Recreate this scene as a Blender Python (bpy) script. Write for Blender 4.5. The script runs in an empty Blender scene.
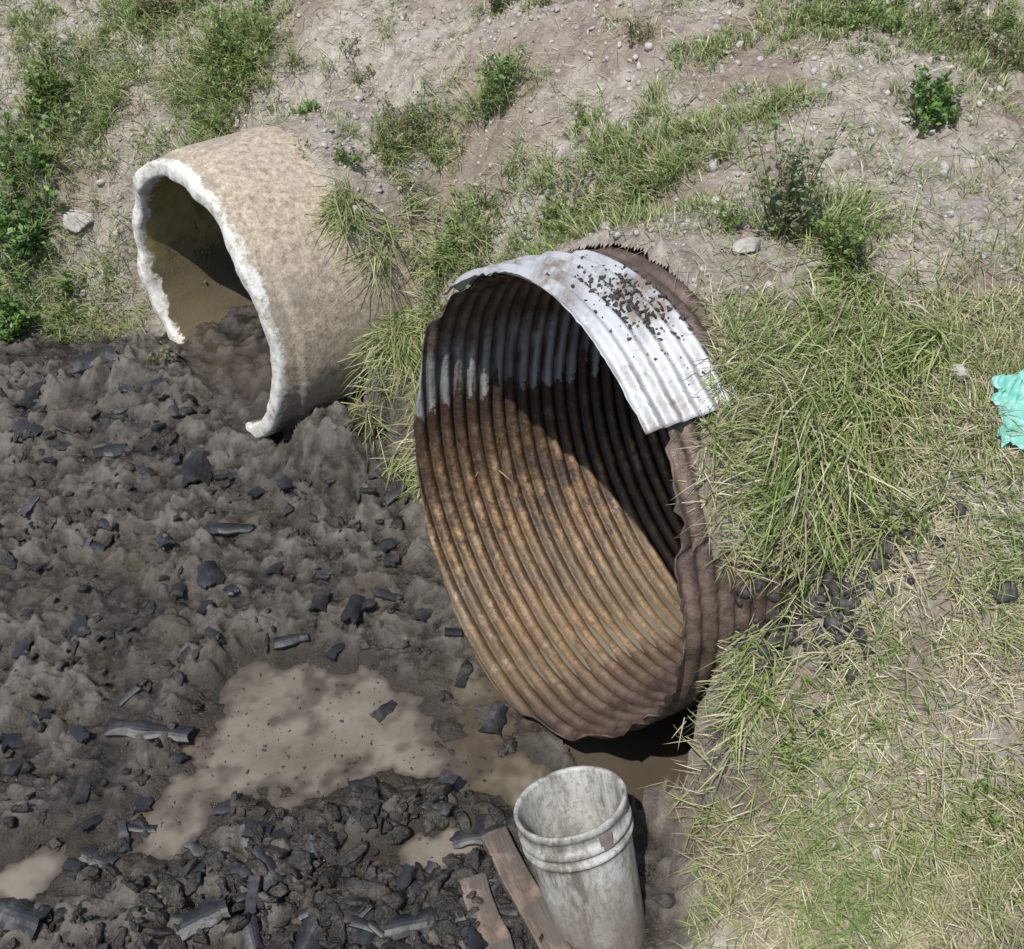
import bpy, bmesh, math, numpy as np
from mathutils import Vector
rng=np.random.default_rng(7)
# ---------- noise ----------
def _h(ix,iy,seed):
    n=(ix.astype(np.int64)*374761393+iy.astype(np.int64)*668265263+seed*1442695041)&0x7fffffff
    n=((n^(n>>13))*1274126177)&0x7fffffff
    n=n^(n>>16)
    return (n&0xffff)/65535.0
def perlin(x,y,seed=0):
    x=np.asarray(x,float);y=np.asarray(y,float)
    ix=np.floor(x);iy=np.floor(y);fx=x-ix;fy=y-iy
    u=fx*fx*fx*(fx*(fx*6-15)+10);v=fy*fy*fy*(fy*(fy*6-15)+10)
    def g(a,b):
        ang=_h(ix+a,iy+b,seed)*2*np.pi
        return np.cos(ang)*(fx-a)+np.sin(ang)*(fy-b)
    return ((g(0,0)*(1-u)+g(1,0)*u)*(1-v)+(g(0,1)*(1-u)+g(1,1)*u)*v)*1.5
def fbm(x,y,seed=0,o=4):
    s=0;a=1;t=0
    for i in range(o):
        s=s+a*perlin(x*2**i,y*2**i,seed+i*17);t+=a;a*=.5
    return s/t
def worley(x,y,seed=0):
    ix=np.floor(x);iy=np.floor(y);d=np.full(x.shape,9.0)
    for a in(-1,0,1):
        for b in(-1,0,1):
            px=ix+a+_h(ix+a,iy+b,seed);py=iy+b+_h(ix+a,iy+b,seed+5)
            d=np.minimum(d,np.hypot(px-x,py-y))
    return d
def sstep(a,b,x):
    t=np.clip((x-a)/(b-a),0,1);return t*t*(3-2*t)
def sdpoly(px,py,poly):
    d=np.full(px.shape,1e9);ins=np.zeros(px.shape,bool);n=len(poly)
    for i in range(n):
        ax,ay=poly[i];bx,by=poly[(i+1)%n]
        ex,ey=bx-ax,by-ay;wx,wy=px-ax,py-ay
        t=np.clip((wx*ex+wy*ey)/(ex*ex+ey*ey),0,1)
        d=np.minimum(d,np.hypot(wx-ex*t,wy-ey*t))
        c=((ay>py)!=(by>py))&(px<(bx-ax)*(py-ay)/((by-ay) if by!=ay else 1e-9)+ax)
        ins^=c
    return np.where(ins,d,-d)
# ---------- layout ----------
PHI1=math.radians(62);C1=(-.01,2.66,.80);R1=.76
PHI2=math.radians(50);C2=(-1.33,4.15,.72);R2=.62
def local(x,y,C,phi):
    dx=x-C[0];dy=y-C[1];c=math.cos(phi);s=math.sin(phi)
    return dx*c-dy*s, dx*s+dy*c
FOOT=[(.5,-80),(.45,.5),(.45,1.6),(.46,1.92),(.38,2.3),(.14,2.85),(-.24,3.42),(-.6,3.85),(-1.0,4.25),(-1.9,4.7),(-3.5,4.9),(-80,9),(-80,150),(150,150),(150,-80)]
PUD=[[(-1.09,2.6),(-1.0,2.75),(-.67,2.77),(-.40,2.64),(-.25,2.42),(-.16,2.30),(-.44,2.27),(-.57,2.21),(-.71,2.12),(-.89,2.20),(-1.05,1.95),(-1.16,2.0),(-1.15,2.13),(-1.04,2.29)],
[(-.48,1.93),(-.35,2.02),(-.23,2.07),(-.14,2.01),(-.28,1.92)],
[(-1.7,1.9),(-1.38,1.98),(-1.40,1.87),(-1.7,1.80)],
[(-.24,2.42),(.02,2.34),(.10,2.20),(.04,2.14),(-.12,2.22)]]
def bank_s(x,y):
    wx=x+.09*fbm(x*2.2,y*2.2,3,3);wy=y+.09*fbm(x*2.2,y*2.2,9,3)
    return sdpoly(wx,wy,FOOT)
def height(x,y,full=False):
    x=np.asarray(x,float);y=np.asarray(y,float)
    s=bank_s(x,y)
    st=np.interp(s,[0,.35,.8,1.2,3.5,300],[0,.85,1.42,1.68,2.5,2.6])
    mi=np.interp(s,[0,.3,1.5,3,6,300],[0,.2,.85,1.55,2.4,2.6])
    w=sstep(1.3,2.1,y-.35*(x-.5))*(1-.5*sstep(1.0,2.3,x))
    b=st*w+mi*(1-w)
    bank=sstep(-.02,.12,s)
    far=sstep(12,30,np.hypot(x,y))
    mb=.032+.06*sstep(2.4,3.4,y)+.1*sstep(3.2,4.3,y)+.13*np.exp(-((x+1.75)/.4)**2-((y-4.4)/.35)**2)+.07*np.exp(-((x+1.5)/.25)**2-((y-4.1)/.25)**2)
    fill=.26*np.exp(-((x+.76)/.22)**2-((y-3.80)/.22)**2)
    lump=.05*fbm(x*3.1,y*3.1,21,4)
    wx=x+.03*perlin(x*14,y*14,5)+.010*perlin(x*40,y*40,15);wy=y+.03*perlin(x*14,y*14,6)+.010*perlin(x*40,y*40,16)
    wo=worley(wx*8,wy*8,4);wo2=worley(wx*17+3,wy*17,8);wo3=worley(wx*34+3,wy*34,12)
    cm=np.clip(.55+1.6*fbm(x*2.5,y*2.5,31,3),0,1)
    clod=cm*(.09*np.clip(.55-wo,0,.33)+.07*np.clip(.55-wo2,0,.33)+.035*np.clip(.55-wo3,0,.35))
    bil=.055*np.abs(fbm(x*6,y*6,41,3))+.024*np.abs(fbm(x*19,y*19,43,3))
    mud=mb+lump+clod+bil-.020
    pd=np.full(x.shape,-9.0)
    for P in PUD:
        pd=np.maximum(pd,sdpoly(x+.07*fbm(x*6,y*6,51,4),y+.07*fbm(x*6,y*6,57,4),P))
    k=sstep(-.13,.05,pd)
    mud=mud*(1-k)+(-.012+.6*lump+.022*fbm(x*11,y*11,59,3))*k
    lx,ly=local(x,y,C1,PHI1)
    dip=np.exp(-((lx)/.38)**2-((ly+.12)/.22)**2)
    mud=mud*(1-dip)+(-.008+.3*lump+.25*bil)*dip
    soil=.07*fbm(x*1.6,y*1.6,61,4)+.03*fbm(x*7,y*7,67,3)+.012*fbm(x*24,y*24,71,3)
    h=mud*(1-bank*.85)+b+soil*bank+fill
    for (C,ph,R,a0,a1,sh) in((C1,PHI1,R1,.36,.56,.30),(C2,PHI2,R2,.34,.54,.10)):
        lx,ly=local(x,y,C,ph)
        nz=ly+.05*fbm(x*5,y*5,79,3)+sh*sstep(.2,.95,lx/R)+(.12 if sh>.2 else 0)*sstep(-.1,-.8,lx/R)
        al=np.abs(lx)
        cyl=C[2]+np.sqrt(np.clip(R*R-lx*lx,0,None))-1.1*np.clip(al-R,0,None)
        zc=cyl+.04-(.3+1.7*sstep(.82*R,1.0*R,al))*(1-sstep(a0,a1,nz))-2*sstep(2.5,4,ly)+.02*fbm(x*12,y*12,77,3)
        zc=zc-1.3*sstep(.9*R,1.0*R,al)*(1-sstep(.0,.26 if sh>.2 else .5,ly+.04*fbm(x*9,y*9,83,2)))
        h=np.where((ly>.04)&(al<R*2.2),np.maximum(h,zc),h)
    near=-1+2.35*sstep(.95,-.5,y)
    h=np.maximum(h,near+.5*soil)
    h=h*(1-far)+far*np.maximum(b,1.3)
    if full: return h,s,pd,bank,(clod+bil)
    return h
# ---------- helpers ----------
def make(name,V,F=None,tris=None,mat=None,smooth=True,col=None,loc=(0,0,0),rotz=0,parent=None):
    me=bpy.data.meshes.new(name)
    if tris is not None:
        V=np.asarray(V,np.float32);T=np.ascontiguousarray(tris,np.int32);k=T.shape[1]
        me.vertices.add(len(V));me.vertices.foreach_set('co',V.ravel())
        me.loops.add(T.size);me.loops.foreach_set('vertex_index',T.ravel())
        me.polygons.add(len(T));me.polygons.foreach_set('loop_start',np.arange(0,T.size,k,dtype=np.int32))
        me.update(calc_edges=True)
    else:
        me.from_pydata([tuple(v) for v in V],[],F);me.update()
    if smooth: me.polygons.foreach_set('use_smooth',np.ones(len(me.polygons),bool))
    if col is not None:
        a=me.color_attributes.new('Col','FLOAT_COLOR','POINT')
        c=np.ones((len(me.vertices),4),np.float32);c[:,:3]=col;a.data.foreach_set('color',c.ravel())
    ob=bpy.data.objects.new(name,me);bpy.context.collection.objects.link(ob)
    ob.location=loc;ob.rotation_euler=(0,0,rotz)
    if mat: me.materials.append(mat)
    if parent: ob.parent=parent
    return ob
def empty(name,loc=(0,0,0),rz=0):
    r=bpy.data.objects.new(name,None);bpy.context.collection.objects.link(r);r.location=loc;r.rotation_euler=(0,0,rz);return r
def gridq(nr,nc,wrap=False):
    i=np.arange(nr-1)[:,None];j=np.arange(nc if wrap else nc-1)[None,:]
    j2=(j+1)%nc
    return np.stack([i*nc+j,i*nc+j2,(i+1)*nc+j2,(i+1)*nc+j],-1).reshape(-1,4)
class N:
    def __init__(s,name):
        s.m=bpy.data.materials.new(name);s.m.use_nodes=True;s.t=s.m.node_tree;s.b=s.t.nodes['Principled BSDF']
        s.tc=s.t.nodes.new('ShaderNodeTexCoord')
    def n(s,ty,**k):
        x=s.t.nodes.new(ty)
        for a,b in k.items(): setattr(x,a,b)
        return x
    def l(s,a,b): s.t.links.new(a,b)
    def noise(s,sc,det=4,rough=.55,vec=None,dist=0):
        x=s.n('ShaderNodeTexNoise');x.inputs['Scale'].default_value=sc;x.inputs['Detail'].default_value=det;x.inputs['Roughness'].default_value=rough;x.inputs['Distortion'].default_value=dist
        s.l(vec or s.tc.outputs['Object'],x.inputs['Vector']);return x.outputs['Fac']
    def ramp(s,f,stops):
        r=s.n('ShaderNodeValToRGB');e=r.color_ramp.elements
        while len(e)<len(stops): e.new(.5)
        for i,(p,c) in enumerate(stops):
            e[i].position=p;e[i].color=(c[0],c[1],c[2],1) if hasattr(c,'__len__') else (c,c,c,1)
        s.l(f,r.inputs[0]);return r.outputs[0]
    def mix(s,f,a,b,mode='MIX'):
        m=s.n('ShaderNodeMix',data_type='RGBA',blend_type=mode)
        for v,i in((f,0),(a,6),(b,7)):
            if hasattr(v,'is_linked'): s.l(v,m.inputs[i])
            elif i==0: m.inputs[0].default_value=v
            else: m.inputs[i].default_value=(*v,1)
        return m.outputs[2]
    def math(s,op,a,b=0,c=None):
        m=s.n('ShaderNodeMath',operation=op)
        for i,v in enumerate((a,b)+((c,) if c is not None else ())):
            if hasattr(v,'is_linked'): s.l(v,m.inputs[i])
            else: m.inputs[i].default_value=v
        return m.outputs[0]
    def mr(s,v,a,b,c=0.,d=1.):
        m=s.n('ShaderNodeMapRange')
        for i,q in((1,a),(2,b),(3,c),(4,d)): m.inputs[i].default_value=q
        s.l(v,m.inputs[0]);return m.outputs[0]
    def bump(s,h,st=.5,d=.01):
        b=s.n('ShaderNodeBump');b.inputs['Strength'].default_value=st;b.inputs['Distance'].default_value=d
        s.l(h,b.inputs['Height']);s.l(b.outputs[0],s.b.inputs['Normal']);return b.outputs[0]
    def attr(s,n):
        a=s.n('ShaderNodeAttribute');a.attribute_name=n;return a
    def set(s,k,v):
        if hasattr(v,'is_linked'): s.l(v,s.b.inputs[k])
        else: s.b.inputs[k].default_value=(*v,1) if hasattr(v,'__len__') else v
# ---------- materials ----------
m=N('ground_mat')
bk=m.attr('bank').outputs['Fac'];wet=m.attr('wet').outputs['Fac'];rel=m.attr('relief').outputs['Fac']
nA=m.noise(13,5,.7)
mf=m.math('ADD',m.math('MULTIPLY',nA,.65),m.math('MULTIPLY',rel,.4))
mudc=m.ramp(mf,[(.32,(.015,.013,.0108)),(.46,(.043,.037,.0305)),(.60,(.088,.078,.065)),(.76,(.150,.136,.118))])
big=m.noise(2.6,3)
mudc=m.mix(m.ramp(big,[(.47,0),(.62,.45)]),mudc,(.075,.056,.041))
mudc=m.mix(m.ramp(m.noise(4.5,4,.6),[(.60,0),(.70,.4)]),mudc,(.058,.058,.02))
mudc=m.mix(wet,mudc,(.038,.030,.022))
soil=m.ramp(nA,[(.3,(.15,.122,.10)),(.5,(.32,.28,.235)),(.68,(.46,.42,.365))])
v=m.n('ShaderNodeTexVoronoi');v.inputs['Scale'].default_value=55;m.l(m.tc.outputs['Object'],v.inputs['Vector'])
soil=m.mix(m.ramp(v.outputs['Distance'],[(.2,.7),(.32,0)]),soil,m.ramp(v.outputs['Color'],[(.2,(.18,.155,.13)),(.8,(.58,.55,.5))]))
soil=m.mix(m.ramp(m.noise(1.7,3),[(.46,0),(.6,.6)]),soil,(.19,.135,.10))
m.set('Base Color',m.mix(bk,mudc,soil))
m.set('Roughness',m.math('ADD',m.math('MULTIPLY',bk,.5),m.ramp(mf,[(.38,.12),(.66,.42)])))
m.bump(m.noise(75,5,.75),1.0,.011)
M_ground=m.m
m=N('muddy_water_mat')
dp=m.attr('depth').outputs['Fac']
wc=m.ramp(m.noise(3.5,5,.65),[(.3,(.105,.085,.062)),(.5,(.165,.140,.107)),(.7,(.215,.188,.15))])
m.set('Base Color',m.mix(m.math('MULTIPLY',m.math('SUBTRACT',1.,dp),.85),wc,(.055,.043,.031)));m.set('Roughness',.03);m.bump(m.noise(25,2),.06,.004)
M_water=m.m
PITCH=.055;AMP=.0105
m=N('rusty_corrugated_metal')
sp=m.n('ShaderNodeSeparateXYZ');m.l(m.tc.outputs['Object'],sp.inputs[0])
mp=m.n('ShaderNodeMapping');mp.inputs['Scale'].default_value=(3,14,1.5);m.l(m.tc.outputs['Object'],mp.inputs[0])
nz=m.noise(1.6,5,.6,mp.outputs[0]);nb=m.noise(3.4,6,.8);nc=m.noise(12,6,.85)
zz=m.math('ADD',m.math('ADD',sp.outputs['Z'],m.math('MULTIPLY',m.math('SUBTRACT',nz,.5),.34)),m.math('MULTIPLY',m.math('SUBTRACT',nb,.5),.45))
lowc=m.ramp(nc,[(.36,(.025,.016,.010)),(.46,(.090,.052,.025)),(.54,(.20,.118,.052)),(.66,(.35,.26,.155))])
lowc=m.mix(m.ramp(nb,[(.44,.9),(.54,0)]),lowc,(.04,.027,.018))
lowc=m.mix(m.ramp(m.noise(5.5,6,.8),[(.56,0),(.64,.7)]),lowc,(.36,.30,.22))
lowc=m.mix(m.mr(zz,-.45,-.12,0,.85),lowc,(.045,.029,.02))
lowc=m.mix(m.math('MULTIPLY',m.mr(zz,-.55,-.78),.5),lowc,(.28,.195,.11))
galv=m.ramp(nz,[(.3,(.09,.075,.06)),(.48,(.25,.255,.25)),(.7,(.40,.43,.44))])
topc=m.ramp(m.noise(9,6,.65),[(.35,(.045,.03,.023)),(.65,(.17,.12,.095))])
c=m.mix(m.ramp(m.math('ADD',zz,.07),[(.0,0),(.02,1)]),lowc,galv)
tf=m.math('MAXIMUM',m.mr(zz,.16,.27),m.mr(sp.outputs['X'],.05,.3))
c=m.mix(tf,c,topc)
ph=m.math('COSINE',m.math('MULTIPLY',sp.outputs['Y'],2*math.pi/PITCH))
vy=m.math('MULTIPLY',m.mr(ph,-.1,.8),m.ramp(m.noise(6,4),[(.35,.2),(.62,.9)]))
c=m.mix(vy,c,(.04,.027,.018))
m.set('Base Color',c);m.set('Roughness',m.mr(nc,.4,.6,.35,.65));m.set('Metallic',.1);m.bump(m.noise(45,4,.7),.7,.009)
M_rust=m.m
m=N('galvanised_sheet_mat')
c=m.ramp(m.noise(8,5,.65),[(.3,(.24,.23,.22)),(.55,(.48,.49,.50))])
c=m.mix(m.ramp(m.noise(5,5,.7),[(.52,0),(.62,.8)]),c,(.19,.135,.10))
m.set('Base Color',c);m.set('Metallic',.2);m.set('Roughness',.5);m.bump(m.noise(60,4),.3,.003);M_galv=m.m
m=N('concrete_pipe_mat')
sp=m.n('ShaderNodeSeparateXYZ');m.l(m.tc.outputs['Object'],sp.inputs[0])
r2=m.math('SQRT',m.math('ADD',m.math('POWER',sp.outputs['X'],2),m.math('POWER',sp.outputs['Z'],2)))
ext=m.ramp(m.noise(34,6,.85),[(.34,(.17,.13,.09)),(.5,(.39,.32,.235)),(.66,(.57,.50,.395))])
ext=m.mix(m.ramp(m.noise(3.5,5,.75),[(.48,0),(.62,.55)]),ext,(.25,.22,.185))
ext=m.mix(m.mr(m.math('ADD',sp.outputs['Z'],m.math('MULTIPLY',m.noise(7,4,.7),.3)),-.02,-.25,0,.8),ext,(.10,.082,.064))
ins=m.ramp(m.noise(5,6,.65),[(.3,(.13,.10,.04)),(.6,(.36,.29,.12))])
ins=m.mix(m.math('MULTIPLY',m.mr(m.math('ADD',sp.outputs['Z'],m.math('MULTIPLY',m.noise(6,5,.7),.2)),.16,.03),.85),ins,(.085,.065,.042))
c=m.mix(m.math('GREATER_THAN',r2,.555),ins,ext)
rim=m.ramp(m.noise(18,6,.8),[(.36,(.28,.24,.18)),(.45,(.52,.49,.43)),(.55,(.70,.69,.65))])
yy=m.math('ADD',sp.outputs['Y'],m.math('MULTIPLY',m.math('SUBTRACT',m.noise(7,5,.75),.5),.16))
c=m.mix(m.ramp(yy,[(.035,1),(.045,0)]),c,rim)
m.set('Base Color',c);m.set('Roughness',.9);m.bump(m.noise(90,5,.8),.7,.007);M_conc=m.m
m=N('dark_depth_mat');m.set('Base Color',(.03,.022,.016));m.set('Roughness',.9);M_dark=m.m  # near-black colour painting the unlit depth at the pipe ends
m=N('bucket_plastic_mat')
sp=m.n('ShaderNodeSeparateXYZ');m.l(m.tc.outputs['Object'],sp.inputs[0])
mp=m.n('ShaderNodeMapping');mp.inputs['Scale'].default_value=(3,3,.8);m.l(m.tc.outputs['Object'],mp.inputs[0])
c=m.ramp(m.noise(5,6,.75,mp.outputs[0]),[(.38,(.13,.118,.10)),(.47,(.30,.295,.27)),(.58,(.42,.42,.40))])
c=m.mix(m.ramp(m.noise(40,4,.8),[(.52,0),(.6,.6)]),c,(.19,.175,.15))
c=m.mix(m.math('MULTIPLY',m.mr(m.math('ADD',sp.outputs['Z'],m.math('MULTIPLY',m.noise(9,5,.75),.5)),.62,.36),.85),c,(.15,.125,.098))
m.set('Base Color',c);m.set('Roughness',.6);m.bump(m.noise(60,5,.7),.5,.004);M_buck=m.m
def simple(name,stops,sc,rough,bs=50,bst=.6,bd=.006):
    m=N(name);m.set('Base Color',m.ramp(m.noise(sc,5,.7),stops));m.set('Roughness',rough);m.bump(m.noise(bs,4,.7),bst,bd);return m.m
M_clod=simple('wet_mud_clod_mat',[(.3,(.011,.010,.009)),(.5,(.028,.025,.021)),(.7,(.09,.08,.068))],12,.34,60,1,.014)
M_shard=simple('black_shard_mat',[(.35,(.010,.011,.012)),(.55,(.024,.025,.028)),(.7,(.09,.08,.072))],9,.5,60,.4,.004)
M_stone=simple('stone_mat',[(.3,(.2,.18,.16)),(.7,(.50,.47,.43))],16,.85)
M_black=simple('asphalt_mat',[(.35,(.015,.014,.013)),(.7,(.07,.065,.06))],30,.7)
m=N('wet_wood_mat');mp=m.n('ShaderNodeMapping');mp.inputs['Scale'].default_value=(30,2,8);m.l(m.tc.outputs['Object'],mp.inputs[0])
c=m.ramp(m.noise(1.5,6,.6,mp.outputs[0]),[(.3,(.10,.065,.045)),(.6,(.22,.165,.13))])
c=m.mix(m.ramp(m.noise(7,6,.75),[(.42,0),(.52,.95)]),c,(.085,.073,.058));m.set('Base Color',c);m.set('Roughness',.5);m.bump(m.noise(3,5,.6,mp.outputs[0]),.5,.004);M_wood=m.m
m=N('plastic_bag_mat');m.set('Base Color',m.ramp(m.noise(14,3),[(.3,(.13,.40,.33)),(.7,(.26,.55,.47))]));m.set('Roughness',.35);M_bag=m.m
def leafmat(name):
    m=N(name);a=m.attr('Col');m.l(a.outputs['Color'],m.b.inputs['Base Color']);m.set('Roughness',.5)
    tr=m.n('ShaderNodeBsdfTranslucent');m.l(a.outputs['Color'],tr.inputs['Color']);ms=m.n('ShaderNodeMixShader');ms.inputs[0].default_value=.35
    m.l(m.b.outputs[0],ms.inputs[1]);m.l(tr.outputs[0],ms.inputs[2]);m.l(ms.outputs[0],m.t.nodes['Material Output'].inputs[0]);return m.m
M_leaf=leafmat('foliage_mat')
# ---------- terrain ----------
def axis_coords(a,b,st,far):
    c=list(np.arange(a,b,st));o=[];d=st;p=c[-1]
    while p<far: d*=1.22;p+=d;o.append(p)
    d=st;p=a;q=[]
    while p>-far: d*=1.22;p-=d;q.append(p)
    return np.array(q[::-1]+c+o)
xs=axis_coords(-2.7,2.4,.0085,220);ys=axis_coords(1.4,5.8,.0085,220)
X,Y=np.meshgrid(xs,ys);H,S,PD,BK,RL=height(X,Y,True)
V=np.stack([X,Y,H],-1).reshape(-1,3);Q=gridq(len(ys),len(xs))
ctr=V[Q].mean(1);kill=np.zeros(len(Q),bool)
zr=np.ptp(V[:,2][Q],axis=1)
for C,ph,R in((C1,PHI1,R1),(C2,PHI2,R2)):
    vx,vy_=local(V[:,0],V[:,1],C,ph);vr=np.hypot(vx,V[:,2]-C[2])[Q].min(1)
    lx,ly=local(ctr[:,0],ctr[:,1],C,ph);rr=np.hypot(lx,ctr[:,2]-C[2]);zone=(ly>.015)&(ly<3.2)
    kill|=(rr<R+.02*sstep(.05,.2,ly)*(ctr[:,2]<C[2]+.3)*(R>.7))&zone
    kill|=(vr<R-.02)&zone&(np.abs(lx)>.75*R)&((R>.7)|(rr<R+.01))
    kill|=zone&(np.abs(lx)<R)&(zr>.12)&(ctr[:,2]<C[2])
g=make('ground',V,tris=Q[~kill],mat=M_ground)
bkattr=sstep(-.03,.14,S+.06*fbm(X*9,Y*9,88,3))
for nm,arr in(('bank',bkattr),('wet',sstep(-.16,0,PD)*(1-BK)),('relief',np.clip(RL/.055,0,1))):
    a=g.data.attributes.new(nm,'FLOAT','POINT');a.data.foreach_set('value',arr.ravel().astype(np.float32))
wxs,wys=np.meshgrid(np.linspace(-2.4,.62,380),np.linspace(1.0,2.9,240))
wo_=make('water',np.stack([wxs,wys,0*wxs],-1).reshape(-1,3),tris=gridq(240,380),mat=M_water)
a=wo_.data.attributes.new('depth','FLOAT','POINT');a.data.foreach_set('value',sstep(.0,.018,-height(wxs,wys)).ravel().astype(np.float32))
# ---------- corrugated pipe ----------
def corr(l): return AMP*np.cos(2*np.pi*l/PITCH)
def rbase(A,L): return R1+corr(L)+.012*np.sin(2*A+.6)+.008*np.sin(5*A+1.3+L*2)
def mitre(deg_): return np.interp(deg_,[-90,-60,-20,20,60,100,140,180,220,270],[-.07,-.02,.05,.10,.15,.15,.08,.02,-.04,-.07])
na=240;nl=520
ang=np.linspace(0,2*np.pi,na,endpoint=False);deg=np.degrees(ang);deg=np.where(deg>270,deg-360,deg)
e=mitre(deg)+np.interp(deg,[-90,-60,-35,0,30,60,80,110,140,155,180,270],[0,.01,.04,.02,.04,.08,.09,.09,.05,.0,0,0])
e=e+np.interp(deg,[-90,-50,-20,140,170,270],[.004,.012,.04,.04,.006,.004])*fbm(deg/7,deg*0+.5,5,4)*1.8
lr=np.arange(nl)*(3.0/nl)
L=e[None,:]+lr[:,None];A=ang[None,:]+0*L
Rr=rbase(A,L)+.006*fbm(A*3,L*4,93,3)*np.sin(A/2)**2
V=np.stack([Rr*np.cos(A),L,Rr*np.sin(A)],-1).reshape(-1,3)
root=empty('corrugated_metal_culvert',C1,-PHI1)
p=make('barrel',V,tris=gridq(nl,na,True),mat=M_rust,parent=root)
so=p.modifiers.new('s','SOLIDIFY');so.thickness=.005;so.offset=1
a=np.radians(np.linspace(50,141,110));l=np.linspace(-.04,.27,70)
A,L=np.meshgrid(a,l);dg=np.degrees(A)
L=mitre(dg)+L*np.interp(dg,[50,110,141],[.95,.9,.4])+np.interp(dg,[50,66,110,141],[.03,.0,.0,0.01])+.014*fbm(dg/4,L*0,15,3)
Rr=rbase(A,L)+.020+.012*sstep(56,50,dg)
V=np.stack([Rr*np.cos(A),L,Rr*np.sin(A)],-1).reshape(-1,3)
p=make('galvanised_top_sheet',V,tris=gridq(70,110),mat=M_galv,parent=root)
so=p.modifiers.new('s','SOLIDIFY');so.thickness=.003;so.offset=1
make('dark_end_cap',[(R1*1.1*math.cos(t),2.9,R1*1.1*math.sin(t)) for t in np.linspace(0,2*np.pi,24,endpoint=False)],F=[tuple(range(24))],mat=M_dark,parent=root)  # added disc closing the barrel, its dark colour stands for deep shade
w=-(R1-.006)
po=make('pipe_water',[(-.3,.03,w),(.3,.03,w),(.3,1.6,w),(-.3,1.6,w)],F=[(0,1,2,3)],mat=M_water,parent=root)
a=po.data.attributes.new('depth','FLOAT','POINT');a.data.foreach_set('value',np.ones(4,np.float32))
# ---------- concrete pipe ----------
root2=empty('concrete_culvert_pipe',C2,-PHI2)
prof=[(.545,2.8)]+[(.545,y) for y in np.linspace(2.0,.06,30)]+[(.547,.02),(.551,.006),(.560,0),(.575,-.001),(.590,-.001),(.604,.0),(.614,.005),(.618,.02),(.620,.05),(.622,.085),(.622,.10),(.634,.112),(.637,.13)]+[(.638,y) for y in np.linspace(.16,1.2,30)]+[(.638,2.8)]
prof=np.array(prof);na=300
A=np.linspace(0,2*np.pi,na,endpoint=False)[None,:];Rp=prof[:,0][:,None];Yp=prof[:,1][:,None]+0*A
edge=np.exp(-(Yp/.08)**2)
ca,sa=np.cos(A),np.sin(A)
nn=fbm(ca*9+Rp*12,sa*9+Yp*8,101,4)
Rr=Rp+.004*nn*edge+.005*fbm(ca*12+Yp*5,sa*12+Yp*9,105,4);Yv=Yp+.030*fbm(ca*2.5,sa*2.5+Rp*0,111,2)*edge+.005*nn*edge
V=np.stack([Rr*np.cos(A),Yv,Rr*np.sin(A)],-1).reshape(-1,3)
make('barrel',V,tris=gridq(len(prof),na,True)[:,::-1],mat=M_conc,parent=root2)
gx,gy=np.meshgrid(np.linspace(-.545,.545,120),np.linspace(-.04,2.4,240))
rl_=.035*np.abs(fbm(gx*9,gy*9,8,4))+.04*np.clip(.6-worley(gx*12,gy*12,3),0,.4)
gz=-.34+.05*fbm(gx*5,gy*5,7,4)+rl_-(.05+.16*sstep(-.2,.35,gx))*sstep(.35,.0,gy)
sd_=make('mud_sediment',np.stack([gx,gy,gz],-1).reshape(-1,3),tris=gridq(240,120),mat=M_ground,parent=root2)
a=sd_.data.attributes.new('relief','FLOAT','POINT');a.data.foreach_set('value',np.clip(rl_/.04,0,1).ravel().astype(np.float32))
make('dark_end_cap',[(.62*math.cos(t),2.3,.62*math.sin(t)) for t in np.linspace(0,2*np.pi,24,endpoint=False)],F=[tuple(range(24))],mat=M_dark,parent=root2)  # added dark cap, shade of the far end put into its colour
# ---------- bucket ----------
prof=[(0,.012),(.118,.012),(.122,.02)]+[(.122+.022*t,.02+.365*t) for t in np.linspace(.05,1,12)]+[(.147,.392),(.155,.394),(.158,.388),(.157,.372),(.151,.368),(.149,.350),(.149,.335),(.157,.332),(.158,.322),(.157,.318),(.1485,.315),(.148,.300),(.156,.297),(.157,.288),(.155,.284),(.1465,.281)]+[(.1465-.022*t,.281-.27*t) for t in np.linspace(.05,1,10)]+[(.121,0),(0,0)]
prof=np.array(prof);prof[:,1]=np.where(prof[:,1]<.28,(prof[:,1]-.28)*1.40+.28,prof[:,1]);prof[:,1]-=prof[:,1].min()
na=96;A=np.linspace(0,2*np.pi,na,endpoint=False)[None,:]
Zr=prof[:,1][:,None]+0*A;Rr=prof[:,0][:,None]*(1+.018*np.sin(2*A+1)+.004*np.sin(5*A))
V=np.stack([Rr*np.cos(A),Rr*np.sin(A),Zr],-1).reshape(-1,3)*1.04
broot=empty('bucket',(.28,1.71,-.07))
dirv=Vector((-.09,.13,.37)).normalized();broot.rotation_euler=dirv.to_track_quat('Z','Y').to_euler()
make('shell',V,tris=gridq(len(prof),na,True),mat=M_buck,parent=broot)
for sx in(-1,1):
    bm=bmesh.new();bmesh.ops.create_cube(bm,size=1)
    bmesh.ops.scale(bm,vec=(.012,.04,.05),verts=bm.verts);bmesh.ops.bevel(bm,geom=bm.edges[:],offset=.004,segments=2,affect='EDGES')
    me=bpy.data.meshes.new('handle_lug');bm.to_mesh(me);bm.free();me.materials.append(M_buck)
    o=bpy.data.objects.new('handle_lug',me);bpy.context.collection.objects.link(o);o.parent=broot;o.location=(0,sx*.158,.47);o.rotation_euler=(0,0,math.pi/2)
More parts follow.
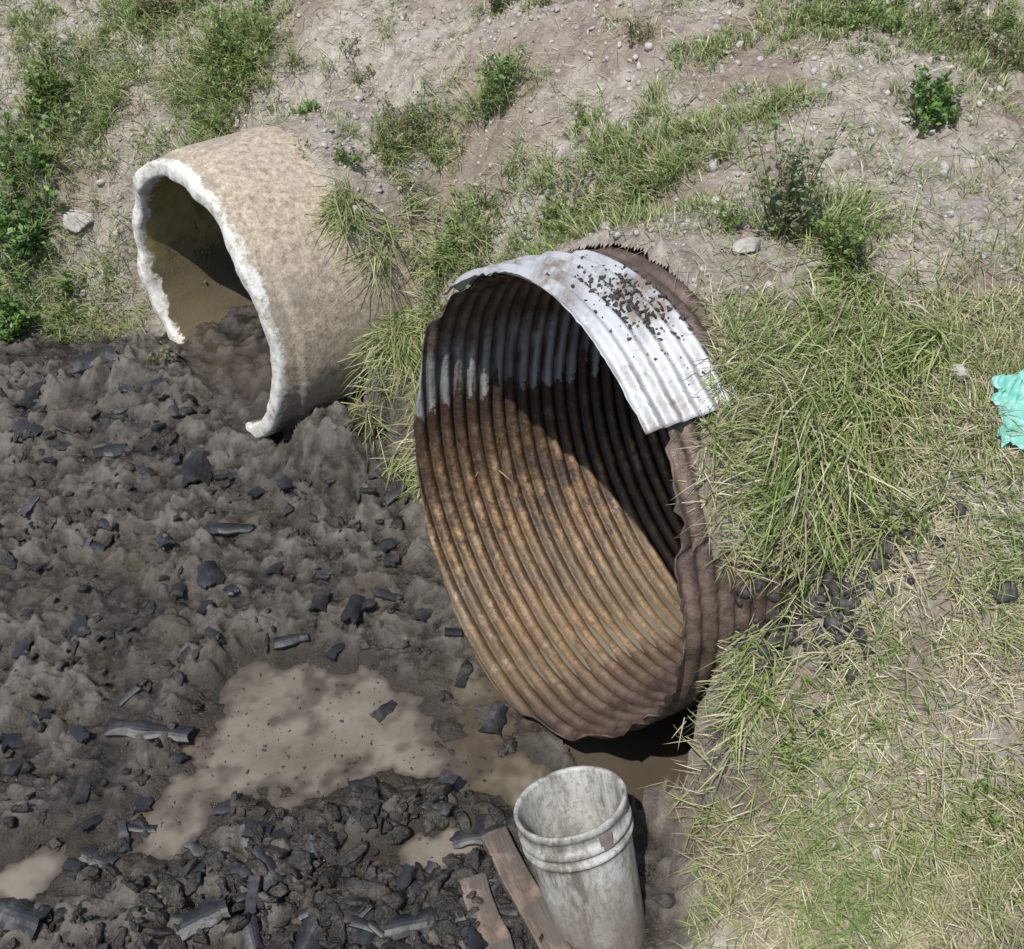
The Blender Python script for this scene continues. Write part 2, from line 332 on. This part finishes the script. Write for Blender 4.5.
# ---------- rocks/clods ----------
def icobase(sub):
    bm=bmesh.new();bmesh.ops.create_icosphere(bm,subdivisions=sub,radius=1)
    bm.verts.ensure_lookup_table();V=np.array([v.co[:] for v in bm.verts]);F=np.array([[v.index for v in f.verts] for f in bm.faces]);bm.free();return V,F
def rotmats(n,tilt=None):
    q=rng.normal(size=(n,4));
    if tilt is not None: q=np.stack([np.cos(rng.uniform(0,np.pi,n)),rng.normal(0,tilt,n),rng.normal(0,tilt,n),np.sin(rng.uniform(0,np.pi,n))],1)
    q/=np.linalg.norm(q,axis=1)[:,None];w,x,y,z=q.T
    return np.stack([1-2*(y*y+z*z),2*(x*y-z*w),2*(x*z+y*w),2*(x*y+z*w),1-2*(x*x+z*z),2*(y*z-x*w),2*(x*z-y*w),2*(y*z+x*w),1-2*(x*x+y*y)],1).reshape(n,3,3)
def lumps(name,P,size,mat,sub=2,rough=.3,flat=(.5,1),smooth=True,parent=None,jit=.05,chop=0):
    B,F=icobase(sub);n=len(P)
    d=np.ones((n,len(B)))
    for k in range(6):
        kv=rng.normal(size=(n,3))*(1.2+k*.9);ph=rng.uniform(0,6.28,(n,1))
        d+=rough/(1+k*.6)*np.sin(np.einsum('vi,ni->nv',B,kv)+ph)
    for k in range(chop):
        nn_=rng.normal(size=(n,3));nn_/=np.linalg.norm(nn_,axis=1)[:,None];dt=np.einsum('vi,ni->nv',B,nn_);lim=rng.uniform(.35,.8,(n,1))
        d=np.where(d*dt>lim,lim/np.maximum(dt,.05),d)
    d+=rng.normal(0,jit,d.shape)
    sc=np.stack([rng.uniform(.7,1.5,n),rng.uniform(.5,1.1,n),rng.uniform(*flat,n)],1)
    W=B[None]*d[...,None]*sc[:,None,:]*np.asarray(size).reshape(-1,1,1)
    W=np.einsum('nij,nvj->nvi',rotmats(n,.3),W)+P[:,None,:]
    FF=(F[None]+(np.arange(n)*len(B))[:,None,None]).reshape(-1,3)
    return make(name,W.reshape(-1,3),tris=FF,mat=mat,smooth=smooth,parent=parent)
def ground_pts(x,y,dz=0): return np.stack([x,y,height(x,y)+dz],1)
n=6500;x=rng.uniform(-2.5,.5,n);y=rng.uniform(1.55,4.6,n);x=np.concatenate([x,rng.normal(-.35,.5,1300)]);y=np.concatenate([y,rng.normal(1.83,.2,1300)])
hh,s,pd,bk_,_r=height(x,y,True)
nearf=np.exp(-((x+.35)/.75)**2-((y-1.85)/.35)**2)
dens=.18+.7*nearf+.4*(fbm(x*2,y*2,200,2)>.12)
ok=(s<-.02)&(pd<-.02)&(rng.uniform(size=x.size)<dens)
lx,ly=local(x,y,C1,PHI1);ok&=~((np.abs(lx)<.85)&(ly>-.08));lx,ly=local(x,y,C2,PHI2);ok&=~((np.abs(lx)<.7)&(ly>-.1));ok&=np.hypot(x-.26,y-1.75)>.2
x,y,hh=x[ok],y[ok],hh[ok];nearf=nearf[ok];sz=rng.uniform(.005,.013,x.size)+(.028+.035*nearf)*rng.uniform(0,1,x.size)**3.2
lumps('mud_clods',np.stack([x,y,hh+sz*.02],1),sz,M_clod,3,.24,(.25,.6),False,jit=.03,chop=7)
n=15000;x=rng.uniform(-2.9,2.4,n);y=rng.uniform(1.6,6,n);hh,s,pd,bk_,_r=height(x,y,True)
ok=(s>.1)&((y>2.9)|(rng.uniform(size=n)<.15))
for C,ph,R in((C1,PHI1,R1),(C2,PHI2,R2)):
    lx,ly=local(x,y,C,ph);ok&=~((np.hypot(lx,hh-C[2])<R+.03)&(ly<.5)&(ly>-.2))
x,y,hh=x[ok],y[ok],hh[ok];sz=.003+.012*rng.uniform(0,1,x.size)**3+.018*(rng.uniform(size=x.size)>.988)
lumps('gravel',np.stack([x,y,hh+sz*.2],1),sz,M_stone,1,.2,jit=.08)
for nm,x,y,sz,mt in(('rock',.68,2.92,.06,M_stone),('rock',1.2,2.5,.05,M_stone),('rock',.55,3.9,.03,M_stone),('dark_chunk',1.27,2.06,.055,M_black),('dark_chunk',.46,1.78,.05,M_black),('rock',.95,3.5,.035,M_stone),('rock',-2.12,5.0,.08,M_stone)):  # the black lumps lie on the bank and right of the bucket
    q=height(np.array([x]),np.array([y]))[0]
    lumps(nm,np.array([[x,y,q+sz*.25]]),[sz],mt,4,.14,(.4,.55),jit=.02,chop=7)
n=420;x=rng.normal(.84,.10,n);y=rng.normal(2.17,.08,n)
lumps('asphalt_crumbs',ground_pts(x,y,.012),rng.uniform(.006,.024,n),M_black,1,.25,smooth=False)
n=380;a=np.radians(rng.normal(80,8,n));ly=mitre(80)+np.clip(rng.normal(.16,.06,n),.0,.25);r=rbase(a,ly)+.024
lumps('asphalt_crumbs_on_sheet',np.stack([r*np.cos(a),ly,r*np.sin(a)],1),.002+.010*rng.uniform(0,1,n)**2,M_black,2,.25,(.3,.6),parent=root,smooth=False,chop=4)
n=700;pq=rng.uniform(size=(n,2));x=-1.15+1.1*pq[:,0];y=1.9+.9*pq[:,1];hh=height(x,y);ok=hh<-.002
lumps('floating_debris',np.stack([x,y,0*x+.001],1)[ok],.0015+.006*rng.uniform(0,1,ok.sum())**3,M_black,1,.25,(.2,.4),smooth=False)
# ---------- black shards ----------
def shard(cx,cy,yaw,Ln,Wd,curv,tilt,dz):
    nu,nv=9,7;u=np.linspace(-1,1,nu)[:,None];v=np.linspace(-1,1,nv)[None,:]
    ww=Wd/2*(1+.35*perlin(u*2.0+cx*31,u*0+cy*17,3));ll=Ln/2*(1+.2*perlin(v*2+cy*13,v*0+cx*9,4))
    X=ll*u+0*v;Yl=ww*v+0*u;Z=-curv*Wd*(v**2)+0*u+.03*Ln*perlin(X*14+cx,Yl*14,9)
    top=np.stack([X,Yl,Z],-1).reshape(-1,3);bot=top-np.array([0,0,.009])
    Vv=np.concatenate([top,bot]);f=gridq(nu,nv);o=nu*nv
    F=[list(q) for q in f]+[list(q[::-1]+o) for q in f]
    b=[i*nv for i in range(nu)]+[(nu-1)*nv+j for j in range(1,nv)]+[i*nv+nv-1 for i in range(nu-2,-1,-1)]+[j for j in range(nv-2,0,-1)]
    for i in range(len(b)):
        p,q=b[i],b[(i+1)%len(b)];F.append([p,q,q+o,p+o])
    ct,st=math.cos(tilt),math.sin(tilt);Rx=np.array([[ct,0,st],[0,1,0],[-st,0,ct]]);c,s=math.cos(yaw),math.sin(yaw)
    Rz=np.array([[c,-s,0],[s,c,0],[0,0,1]]);z=float(height(np.array([cx]),np.array([cy]))[0])
    return Vv@Rx.T@Rz.T+np.array([cx,cy,z+dz]),F
SH=[(-1.95,4.35,.7,.2,.13),(-2.2,4.25,1.4,.26,.09),(-2.2,4.05,2.0,.18,.09),(-1.355,3.75,1.7,.22,.12),(-1.75,3.85,.5,.14,.08),(-1.15,3.4,.1,.18,.06),(-.73,3.0,1.5,.11,.06),(-.6,2.95,1.4,.13,.06),(-1.18,3.14,2.0,.14,.09),(-.51,3.34,.9,.12,.06),(-1.235,2.42,-.05,.28,.07),(-.06,2.50,1.3,.14,.07),(-.1,2.03,.05,.18,.06),(-1.44,1.74,-.3,.16,.08),(-.82,2.84,.3,.12,.05),(-.8,3.95,1.5,.14,.05),(-.45,2.55,.9,.1,.05),(-.95,3.6,2,.1,.06),(-.9,1.72,.4,.15,.08),(-.6,1.66,1.2,.14,.07),(-.3,1.72,.2,.15,.07),(-.75,1.9,2.2,.13,.06),(-.2,1.85,1.0,.13,.06)]
VV=[];FF=[];o=0
def addsh(a):
    global o
    Vv,F=shard(*a);VV.append(Vv);FF.extend([[i+o for i in f] for f in F]);o+=len(Vv)
for (x,y,yw,l_,w_) in SH: addsh((x,y,yw,l_,w_,rng.uniform(.15,.3),rng.uniform(-.2,.2),.032))
k=0
while k<150:
    if rng.uniform()<.5: x,y=rng.normal(-.4,.5),rng.normal(1.85,.2)
    else: x,y=rng.uniform(-2.3,.3),rng.uniform(1.6,4.2)
    q,s,pd,_,_r=height(np.array([x]),np.array([y]),True)
    if s[0]>-.05 or pd[0]>-.02 or math.hypot(x-.26,y-1.75)<.2: continue
    lx,ly=local(x,y,C1,PHI1)
    if abs(lx)<.9 and ly>-.08: continue
    lx,ly=local(x,y,C2,PHI2)
    if abs(lx)<.75 and ly>-.1: continue
    addsh((x,y,rng.uniform(0,3.1),rng.uniform(.04,.12),rng.uniform(.025,.06),rng.uniform(.02,.18),rng.uniform(-.4,.4),.014));k+=1
make('broken_pipe_shards',np.concatenate(VV),F=FF,mat=M_shard,smooth=False)
# ---------- planks ----------
def plank(x,y,z,yaw,tilt,L_,W_,T_):
    bm=bmesh.new();bmesh.ops.create_cube(bm,size=1);bmesh.ops.scale(bm,vec=(W_,L_,T_),verts=bm.verts)
    bmesh.ops.subdivide_edges(bm,edges=bm.edges[:],cuts=5,use_grid_fill=True)
    for v_ in bm.verts:
        v_.co.x+=.012*float(perlin(np.array([v_.co.y*9+x*50]),np.array([v_.co.x*5]),2)[0]);v_.co.z+=.006*float(perlin(np.array([v_.co.y*7]),np.array([v_.co.x*20+y]),3)[0])
    me=bpy.data.meshes.new('wooden_plank');bm.to_mesh(me);bm.free();me.materials.append(M_wood)
    ob=bpy.data.objects.new('wooden_plank',me);bpy.context.collection.objects.link(ob);ob.location=(x,y,z);ob.rotation_euler=(tilt,0,yaw)
    md=ob.modifiers.new('b','BEVEL');md.width=.004;md.segments=2
plank(.05,1.78,.065,.46,.03,.5,.085,.03)
plank(-.05,1.66,.055,.34,.02,.42,.085,.028)
plank(.17,1.84,.05,.6,.0,.45,.07,.03)
# ---------- bag ----------
BX,BY=1.345,2.32
gx,gy=np.meshgrid(np.linspace(-1,1,60),np.linspace(-1,1,60))
bx=BX+.10*gx*(1+.3*fbm(gx*2,gy*2,7,2));by=BY+.075*gy*(1+.3*fbm(gx*2+4,gy*2,8,2))
gz=.07*np.clip(1-gx**2-gy**2,0,1)*(1+.5*fbm(gx*2,gy*2,5,2))+.03*np.abs(fbm(gx*3,gy*3,6,2))
hb=height(np.array([BX+.1,BX-.1,BX,BX]),np.array([BY,BY,BY+.1,BY-.1]))
make('plastic_bag',np.stack([bx,by,hb.mean()+(bx-BX)*(hb[0]-hb[1])/.2+(by-BY)*(hb[2]-hb[3])/.2+gz+.03],-1).reshape(-1,3),tris=gridq(60,60),mat=M_bag)
# ---------- vegetation ----------
def normals(x,y):
    d=.03;hx=(height(x+d,y)-height(x-d,y))/(2*d);hy=(height(x,y+d)-height(x,y-d))/(2*d)
    n=np.stack([-hx,-hy,np.ones_like(hx)],1);return n/np.linalg.norm(n,axis=1)[:,None]
def clear(x,y):
    z=height(x,y);ok=np.ones(len(x),bool)
    for C,ph,R in((C1,PHI1,R1),(C2,PHI2,R2)):
        lx,ly=local(x,y,C,ph);ok&=~((np.hypot(lx,z-C[2])<R+.01)&(ly>-.15)&(ly<3))
        ok&=~((np.abs(lx)<R)&(ly>-.4)&(ly<.05))
    ok&=~((np.abs(x-BX)<.09)&(np.abs(y-BY)<.07))
    return ok&~((np.abs(x-.24)<.22)&(np.abs(y-1.75)<.2))
def blades(x,y,L,W,az,tau,bend,sag,col,upmix=.5):
    n=len(x);z=height(x,y);nr=normals(x,y)
    up=nr*(1-upmix);up[:,2]+=upmix;up/=np.linalg.norm(up,axis=1)[:,None]
    h=np.stack([np.cos(az),np.sin(az),np.zeros(n)],1);h-=(h*up).sum(1)[:,None]*up;h/=np.linalg.norm(h,axis=1)[:,None]
    sd=np.cross(up,h);P0=np.stack([x,y,z-.004],1)
    V=np.zeros((n,7,3),np.float32);C=np.zeros((n,7,3),np.float32)
    k=0
    for t,wf in((0,.8),(.35,1),(.7,.7),(1,0)):
        c=P0+(L*(t*np.cos(tau)-.5*bend*t*t))[:,None]*up+(L*(t*np.sin(tau)+.5*bend*t*t))[:,None]*h
        c[:,2]-=L*sag*t*t
        if wf==0: V[:,k]=c;C[:,k]=col;k+=1
        else:
            o_=sd*(W*wf*.5)[:,None];V[:,k]=c-o_;V[:,k+1]=c+o_;C[:,k]=C[:,k+1]=col;k+=2
    T=np.array([[0,1,3],[0,3,2],[2,3,5],[2,5,4],[4,5,6]])
    return V.reshape(-1,3),(T[None]+(np.arange(n)*7)[:,None,None]).reshape(-1,3),C.reshape(-1,3)
GREEN=np.array([(.135,.225,.05),(.19,.285,.075),(.24,.32,.10),(.11,.18,.04)]);YG=np.array([(.33,.36,.15),(.40,.41,.19),(.29,.35,.12)]);STRAW=np.array([(.54,.49,.32),(.45,.39,.25),(.62,.58,.42),(.34,.28,.19)])
def pick(pal,n): return pal[rng.integers(0,len(pal),n)]*rng.uniform(.75,1.2,(n,1))
class Acc:
    def __init__(s): s.V=[];s.T=[];s.C=[];s.o=0
    def add(s,v): s.V.append(v[0]);s.T.append(v[1]+s.o);s.C.append(v[2]);s.o+=len(v[0])
    def out(s,name): return make(name,np.concatenate(s.V),tris=np.concatenate(s.T),mat=M_leaf,col=np.concatenate(s.C),smooth=False)
def patch(acc,cx,cy,rx,ry,n,L,W,pals,wts,tau=(.1,.7),bend=(.1,.8),sag=.15,az=None,cl=True):
    nt=max(4,n//28);tx=cx+rx*rng.normal(0,.5,nt);ty=cy+ry*rng.normal(0,.5,nt)
    id_=rng.integers(0,nt,n);x=tx[id_]+rng.normal(0,.02,n);y=ty[id_]+rng.normal(0,.02,n)
    ok=clear(x,y)&(bank_s(x,y)>-.03) if cl else np.ones(n,bool)
    id_=id_[ok];x,y=x[ok],y[ok];k=len(x)
    if k==0:return
    ch=rng.choice(len(pals),k,p=wts);col=np.zeros((k,3))
    for i,pl in enumerate(pals):
        q=ch==i;col[q]=pick(pl,q.sum())
    A=rng.uniform(0,6.28,k) if az is None else rng.normal(az,1.1,k)
    ts=rng.uniform(.6,1.15,nt)[id_]
    acc.add(blades(x,y,rng.uniform(*L,k)*ts,rng.uniform(*W,k),A,rng.uniform(*tau,k),rng.uniform(*bend,k),sag*rng.uniform(.3,1.5,k),col))
def pmask(x,y):
    lx,ly=local(x,y,C1,PHI1);return 1-.85*(1-sstep(.15,.55,lx))*(ly<1.1)
G=Acc()
n=66000;x=rng.uniform(.42,2.0,n);y=rng.uniform(1.35,2.75,n);s=bank_s(x,y)
dn=.68+.9*fbm(x*4,y*4,300,3);dn*=1-.97*np.exp(-((x-.84)/.11)**2-((y-2.17)/.09)**2)
dn*=sstep(.02,.16,s)*pmask(x,y)
ok=(rng.uniform(size=n)<dn)&clear(x,y);x,y=x[ok],y[ok];k=len(x)
gsel=rng.uniform(size=k)+.8*fbm(x*4,y*4,310,3)
col=np.where((gsel>.78)[:,None],pick(GREEN,k),np.where((gsel>.43)[:,None],pick(YG,k),pick(STRAW,k)))
G.add(blades(x,y,rng.uniform(.03,.10,k),rng.uniform(.0016,.0038,k),rng.uniform(0,6.28,k),rng.uniform(.2,1.35,k),rng.uniform(0,.7,k),rng.uniform(0,.25,k),col,.35))
n=32000;x=rng.uniform(.5,2.4,n);y=rng.uniform(2.2,3.4,n)
dn=.45+1.2*fbm(x*4,y*4,320,3);dn*=1-.8*sstep(2.75,3.0,y);dn*=pmask(x,y)
ok=(rng.uniform(size=n)<dn)&clear(x,y);x,y=x[ok],y[ok];k=len(x);gsel=rng.uniform(size=k)+.8*fbm(x*4,y*4,330,3)
col=np.where((gsel>.66)[:,None],pick(GREEN,k),np.where((gsel>.38)[:,None],pick(YG,k),pick(STRAW,k)))
G.add(blades(x,y,rng.uniform(.04,.14,k),rng.uniform(.002,.0042,k),rng.uniform(0,6.28,k),rng.uniform(.1,1.2,k),rng.uniform(0,.7,k),rng.uniform(0,.25,k),col,.5))
for a in [(-2.45,5.1,.35,.3,2600,(.06,.18)),(-2.0,5.35,.35,.25,2400,(.06,.17)),(-1.35,5.2,.36,.32,4200,(.07,.20)),(-1.75,5.65,.35,.25,2200,(.06,.14)),(-2.3,4.85,.3,.1,1300,(.05,.12)),(-1.95,4.85,.25,.15,900,(.04,.12)),(-2.4,5.6,.3,.2,1200,(.05,.12)),
 (.12,3.9,.34,.28,1600,(.06,.19)),(-.22,4.05,.3,.24,1300,(.06,.18)),(.36,3.85,.3,.26,1400,(.06,.18)),(0,3.6,.22,.22,900,(.05,.16)),(.2,3.4,.25,.25,900,(.05,.15)),(.68,3.8,.2,.14,1000,(.07,.16)),(.45,3.3,.2,.15,350,(.04,.10)),
 (.95,3.1,.15,.15,1100,(.08,.18)),(1.2,4.3,.35,.22,1900,(.04,.10)),(1.6,4.3,.35,.26,2300,(.04,.10)),(2.0,4.3,.35,.3,2000,(.04,.10)),(-.45,4.5,.25,.15,1000,(.06,.15)),(-.05,4.55,.12,.1,500,(.1,.2)),(.05,5.0,.2,.1,400,(.05,.1)),(.9,3.75,.3,.1,600,(.05,.1)),(1.5,4.75,.5,.15,900,(.04,.09)),(.75,4.3,.2,.1,500,(.04,.09))]:
    patch(G,a[0],a[1],a[2],a[3],a[4],a[5],(.002,.005),[GREEN,YG,STRAW],[.48,.35,.17])
for i in range(330):
    x_=rng.uniform(-2.6,2.3);y_=rng.uniform(3.0,5.8)
    patch(G,x_,y_,.07,.07,int(rng.uniform(15,80)),(.03,.10),(.002,.004),[GREEN,YG,STRAW],[.4,.35,.25],tau=(.2,1.2))
for a in [(.90,2.44,.18,.2,820,(.10,.30)),(.80,2.34,.08,.14,340,(.10,.28)),(1.04,2.62,.2,.18,750,(.08,.24)),(.71,2.20,.05,.16,300,(.10,.24)),(.66,2.04,.05,.1,180,(.06,.17)),(.98,2.85,.14,.12,360,(.08,.2))]:
    patch(G,a[0],a[1],a[2],a[3],a[4],a[5],(.0025,.0062),[GREEN,YG,STRAW],[.34,.43,.23],(.1,1.1),(.3,1.2),.25,az=3.6)
for a in [(-.5,4.0,.17,.14,700,(.10,.24)),(-.38,3.85,.12,.15,420,(.08,.22)),(-.65,4.1,.1,.08,300,(.08,.18)),(-.3,3.62,.1,.1,260,(.07,.18))]:
    patch(G,a[0],a[1],a[2],a[3],a[4],a[5],(.0025,.005),[GREEN,YG,STRAW],[.3,.4,.3],(.1,1.1),(.3,1.2),.25,az=4.2)
G.out('grass')
D=Acc();n=44000;x=rng.uniform(-2.9,2.4,n);y=rng.uniform(2.1,6,n);s=bank_s(x,y)
ok=(s>.08)&clear(x,y)&(rng.uniform(size=n)<.65+.9*fbm(x*2.5,y*2.5,340,3));x,y=x[ok],y[ok];k=len(x)
D.add(blades(x,y,rng.uniform(.03,.13,k),rng.uniform(.0013,.003,k),rng.uniform(0,6.28,k),rng.uniform(1.1,1.5,k),rng.uniform(-.1,.3,k),rng.uniform(0,.1,k),pick(STRAW,k)*.85,.1))
D.out('dry_straw')
def weed(cx,cy,r,hgt,ns,nl_,ls,pal,lean=.5):
    A=Acc()
    bx=cx+rng.normal(0,r*.3,ns);by=cy+rng.normal(0,r*.3,ns);bz=height(bx,by)
    az=rng.uniform(0,6.28,ns);ln=rng.uniform(.1,1,ns)*lean;Hs=hgt*rng.uniform(.5,1.1,ns)
    dr=np.stack([np.cos(az)*ln,np.sin(az)*ln,np.ones(ns)],1)*Hs[:,None]
    B=np.stack([bx,by,bz],1)
    t=rng.uniform(.1,1,(ns,nl_));P=B[:,None]+dr[:,None]*t[...,None];P[...,2]-=(ln*Hs)[:,None]*.4*t*t
    P=P.reshape(-1,3);n=len(P)
    o=rng.normal(size=(n,3));o[:,2]=np.abs(o[:,2])*.5+.1;o/=np.linalg.norm(o,axis=1)[:,None]
    sd=np.cross(o,rng.normal(size=(n,3))*.5+np.array([0,0,1.]));sd/=np.linalg.norm(sd,axis=1)[:,None];nn=np.cross(sd,o)
    l_=(ls*rng.uniform(.5,1.3,n))[:,None];w_=l_*rng.uniform(.22,.4,n)[:,None]
    b0=P+o*l_*.25
    V=np.stack([b0,b0+o*l_*.5+sd*w_+nn*w_*.25,b0+o*l_,b0+o*l_*.5-sd*w_+nn*w_*.25],1).reshape(-1,3)
    T=(np.array([[0,1,2],[0,2,3]])[None]+(np.arange(n)*4)[:,None,None]).reshape(-1,3)
    A.add((V,T,np.repeat(pick(pal,n),4,0)))
    th=[0,2.09,4.19];V=[];
    for q,wd in((0,.0022),(.5,.0016),(1,.0006)):
        c=B+dr*q;c[:,2]-=ln*Hs*.4*q*q
        for a_ in th: V.append(c+np.array([math.cos(a_)*wd,math.sin(a_)*wd,0]))
    V=np.stack(V,1);T=[]
    for r_ in range(2):
        for j in range(3):
            a0=r_*3+j;a1=r_*3+(j+1)%3;T+= [[a0,a1,a1+3],[a0,a1+3,a0+3]]
    T=(np.array(T)[None]+(np.arange(ns)*9)[:,None,None]).reshape(-1,3)
    A.add((V.reshape(-1,3),T,np.repeat(pick(np.array([(.2,.22,.08),(.25,.15,.1)]),ns),9,0)))
    A.out('weed_plant')
DG=np.array([(.08,.16,.035),(.12,.22,.05),(.17,.29,.07)]);RB=np.array([(.24,.17,.10),(.15,.20,.08),(.19,.25,.09)])
weed(-2.42,5.0,.3,.22,110,24,.034,DG+.02,.8);weed(-2.5,4.75,.15,.16,45,20,.03,DG,.9);weed(-2.25,5.35,.2,.18,50,20,.028,GREEN)
weed(-1.3,5.2,.3,.2,110,22,.02,GREEN,.7);weed(-1.7,5.6,.2,.15,60,20,.018,RB,.7)
weed(-.06,4.5,.1,.24,30,24,.02,DG+.02,.5);weed(-.06,5.0,.08,.16,20,20,.018,RB)
weed(-.45,4.5,.25,.16,50,18,.016,RB,.8);weed(.15,3.85,.3,.15,60,18,.018,GREEN,.8);weed(-.2,4.05,.26,.15,50,18,.018,GREEN,.8);weed(.4,3.75,.25,.13,40,18,.016,RB,.8)
weed(.80,3.0,.08,.38,30,30,.024,np.array([(.20,.28,.12),(.24,.32,.14),(.28,.24,.17)]),.45);weed(.95,2.9,.1,.2,24,20,.02,GREEN,.6)
weed(1.43,3.7,.13,.12,40,24,.022,DG,.9);weed(1.3,4.3,.35,.09,100,16,.016,GREEN,.9);weed(1.75,4.3,.4,.10,120,16,.016,RB,.9);weed(1.9,3.5,.15,.1,40,18,.018,RB,.9)
weed(.66,3.05,.08,.12,16,14,.016,GREEN,.9);weed(1.05,2.2,.1,.1,20,14,.016,GREEN,.9);weed(.8,1.9,.1,.08,20,14,.014,GREEN,.9);weed(1.25,1.75,.12,.08,20,14,.014,GREEN,.9)
for i in range(30): weed(rng.uniform(-2.4,2.1),rng.uniform(3.9,5.6),.1,rng.uniform(.05,.11),int(rng.uniform(8,22)),14,.014,[GREEN,RB,DG][i%3],.9)
# ---------- camera & light ----------
cam=bpy.data.cameras.new('camera');co=bpy.data.objects.new('camera',cam);bpy.context.collection.objects.link(co)
co.location=(0,0,3.05);co.rotation_euler=(math.radians(52),0,0);cam.sensor_width=36;cam.lens=36*1100/1024;cam.clip_end=600;cam.clip_start=.05
bpy.context.scene.camera=co
el=math.radians(60);tr=Vector((.45,.89,0)).normalized()
sdir=Vector((tr.x*math.cos(el),tr.y*math.cos(el),-math.sin(el)))
sl=bpy.data.lights.new('sun','SUN');sl.energy=5.0;sl.angle=math.radians(.5);sl.color=(1,.965,.91)
so=bpy.data.objects.new('sun',sl);bpy.context.collection.objects.link(so);so.rotation_euler=sdir.to_track_quat('-Z','Y').to_euler()
wd=bpy.data.worlds.new('World');bpy.context.scene.world=wd;wd.use_nodes=True;nt=wd.node_tree
sk=nt.nodes.new('ShaderNodeTexSky');sk.sky_type='NISHITA';sk.sun_disc=False;sk.sun_elevation=el;sk.sun_rotation=math.atan2(-tr.x,-tr.y)
nt.links.new(sk.outputs[0],nt.nodes['Background'].inputs[0]);nt.nodes['Background'].inputs[1].default_value=.15
sc=bpy.context.scene;sc.view_settings.view_transform='Standard';sc.view_settings.look='None';sc.view_settings.exposure=0
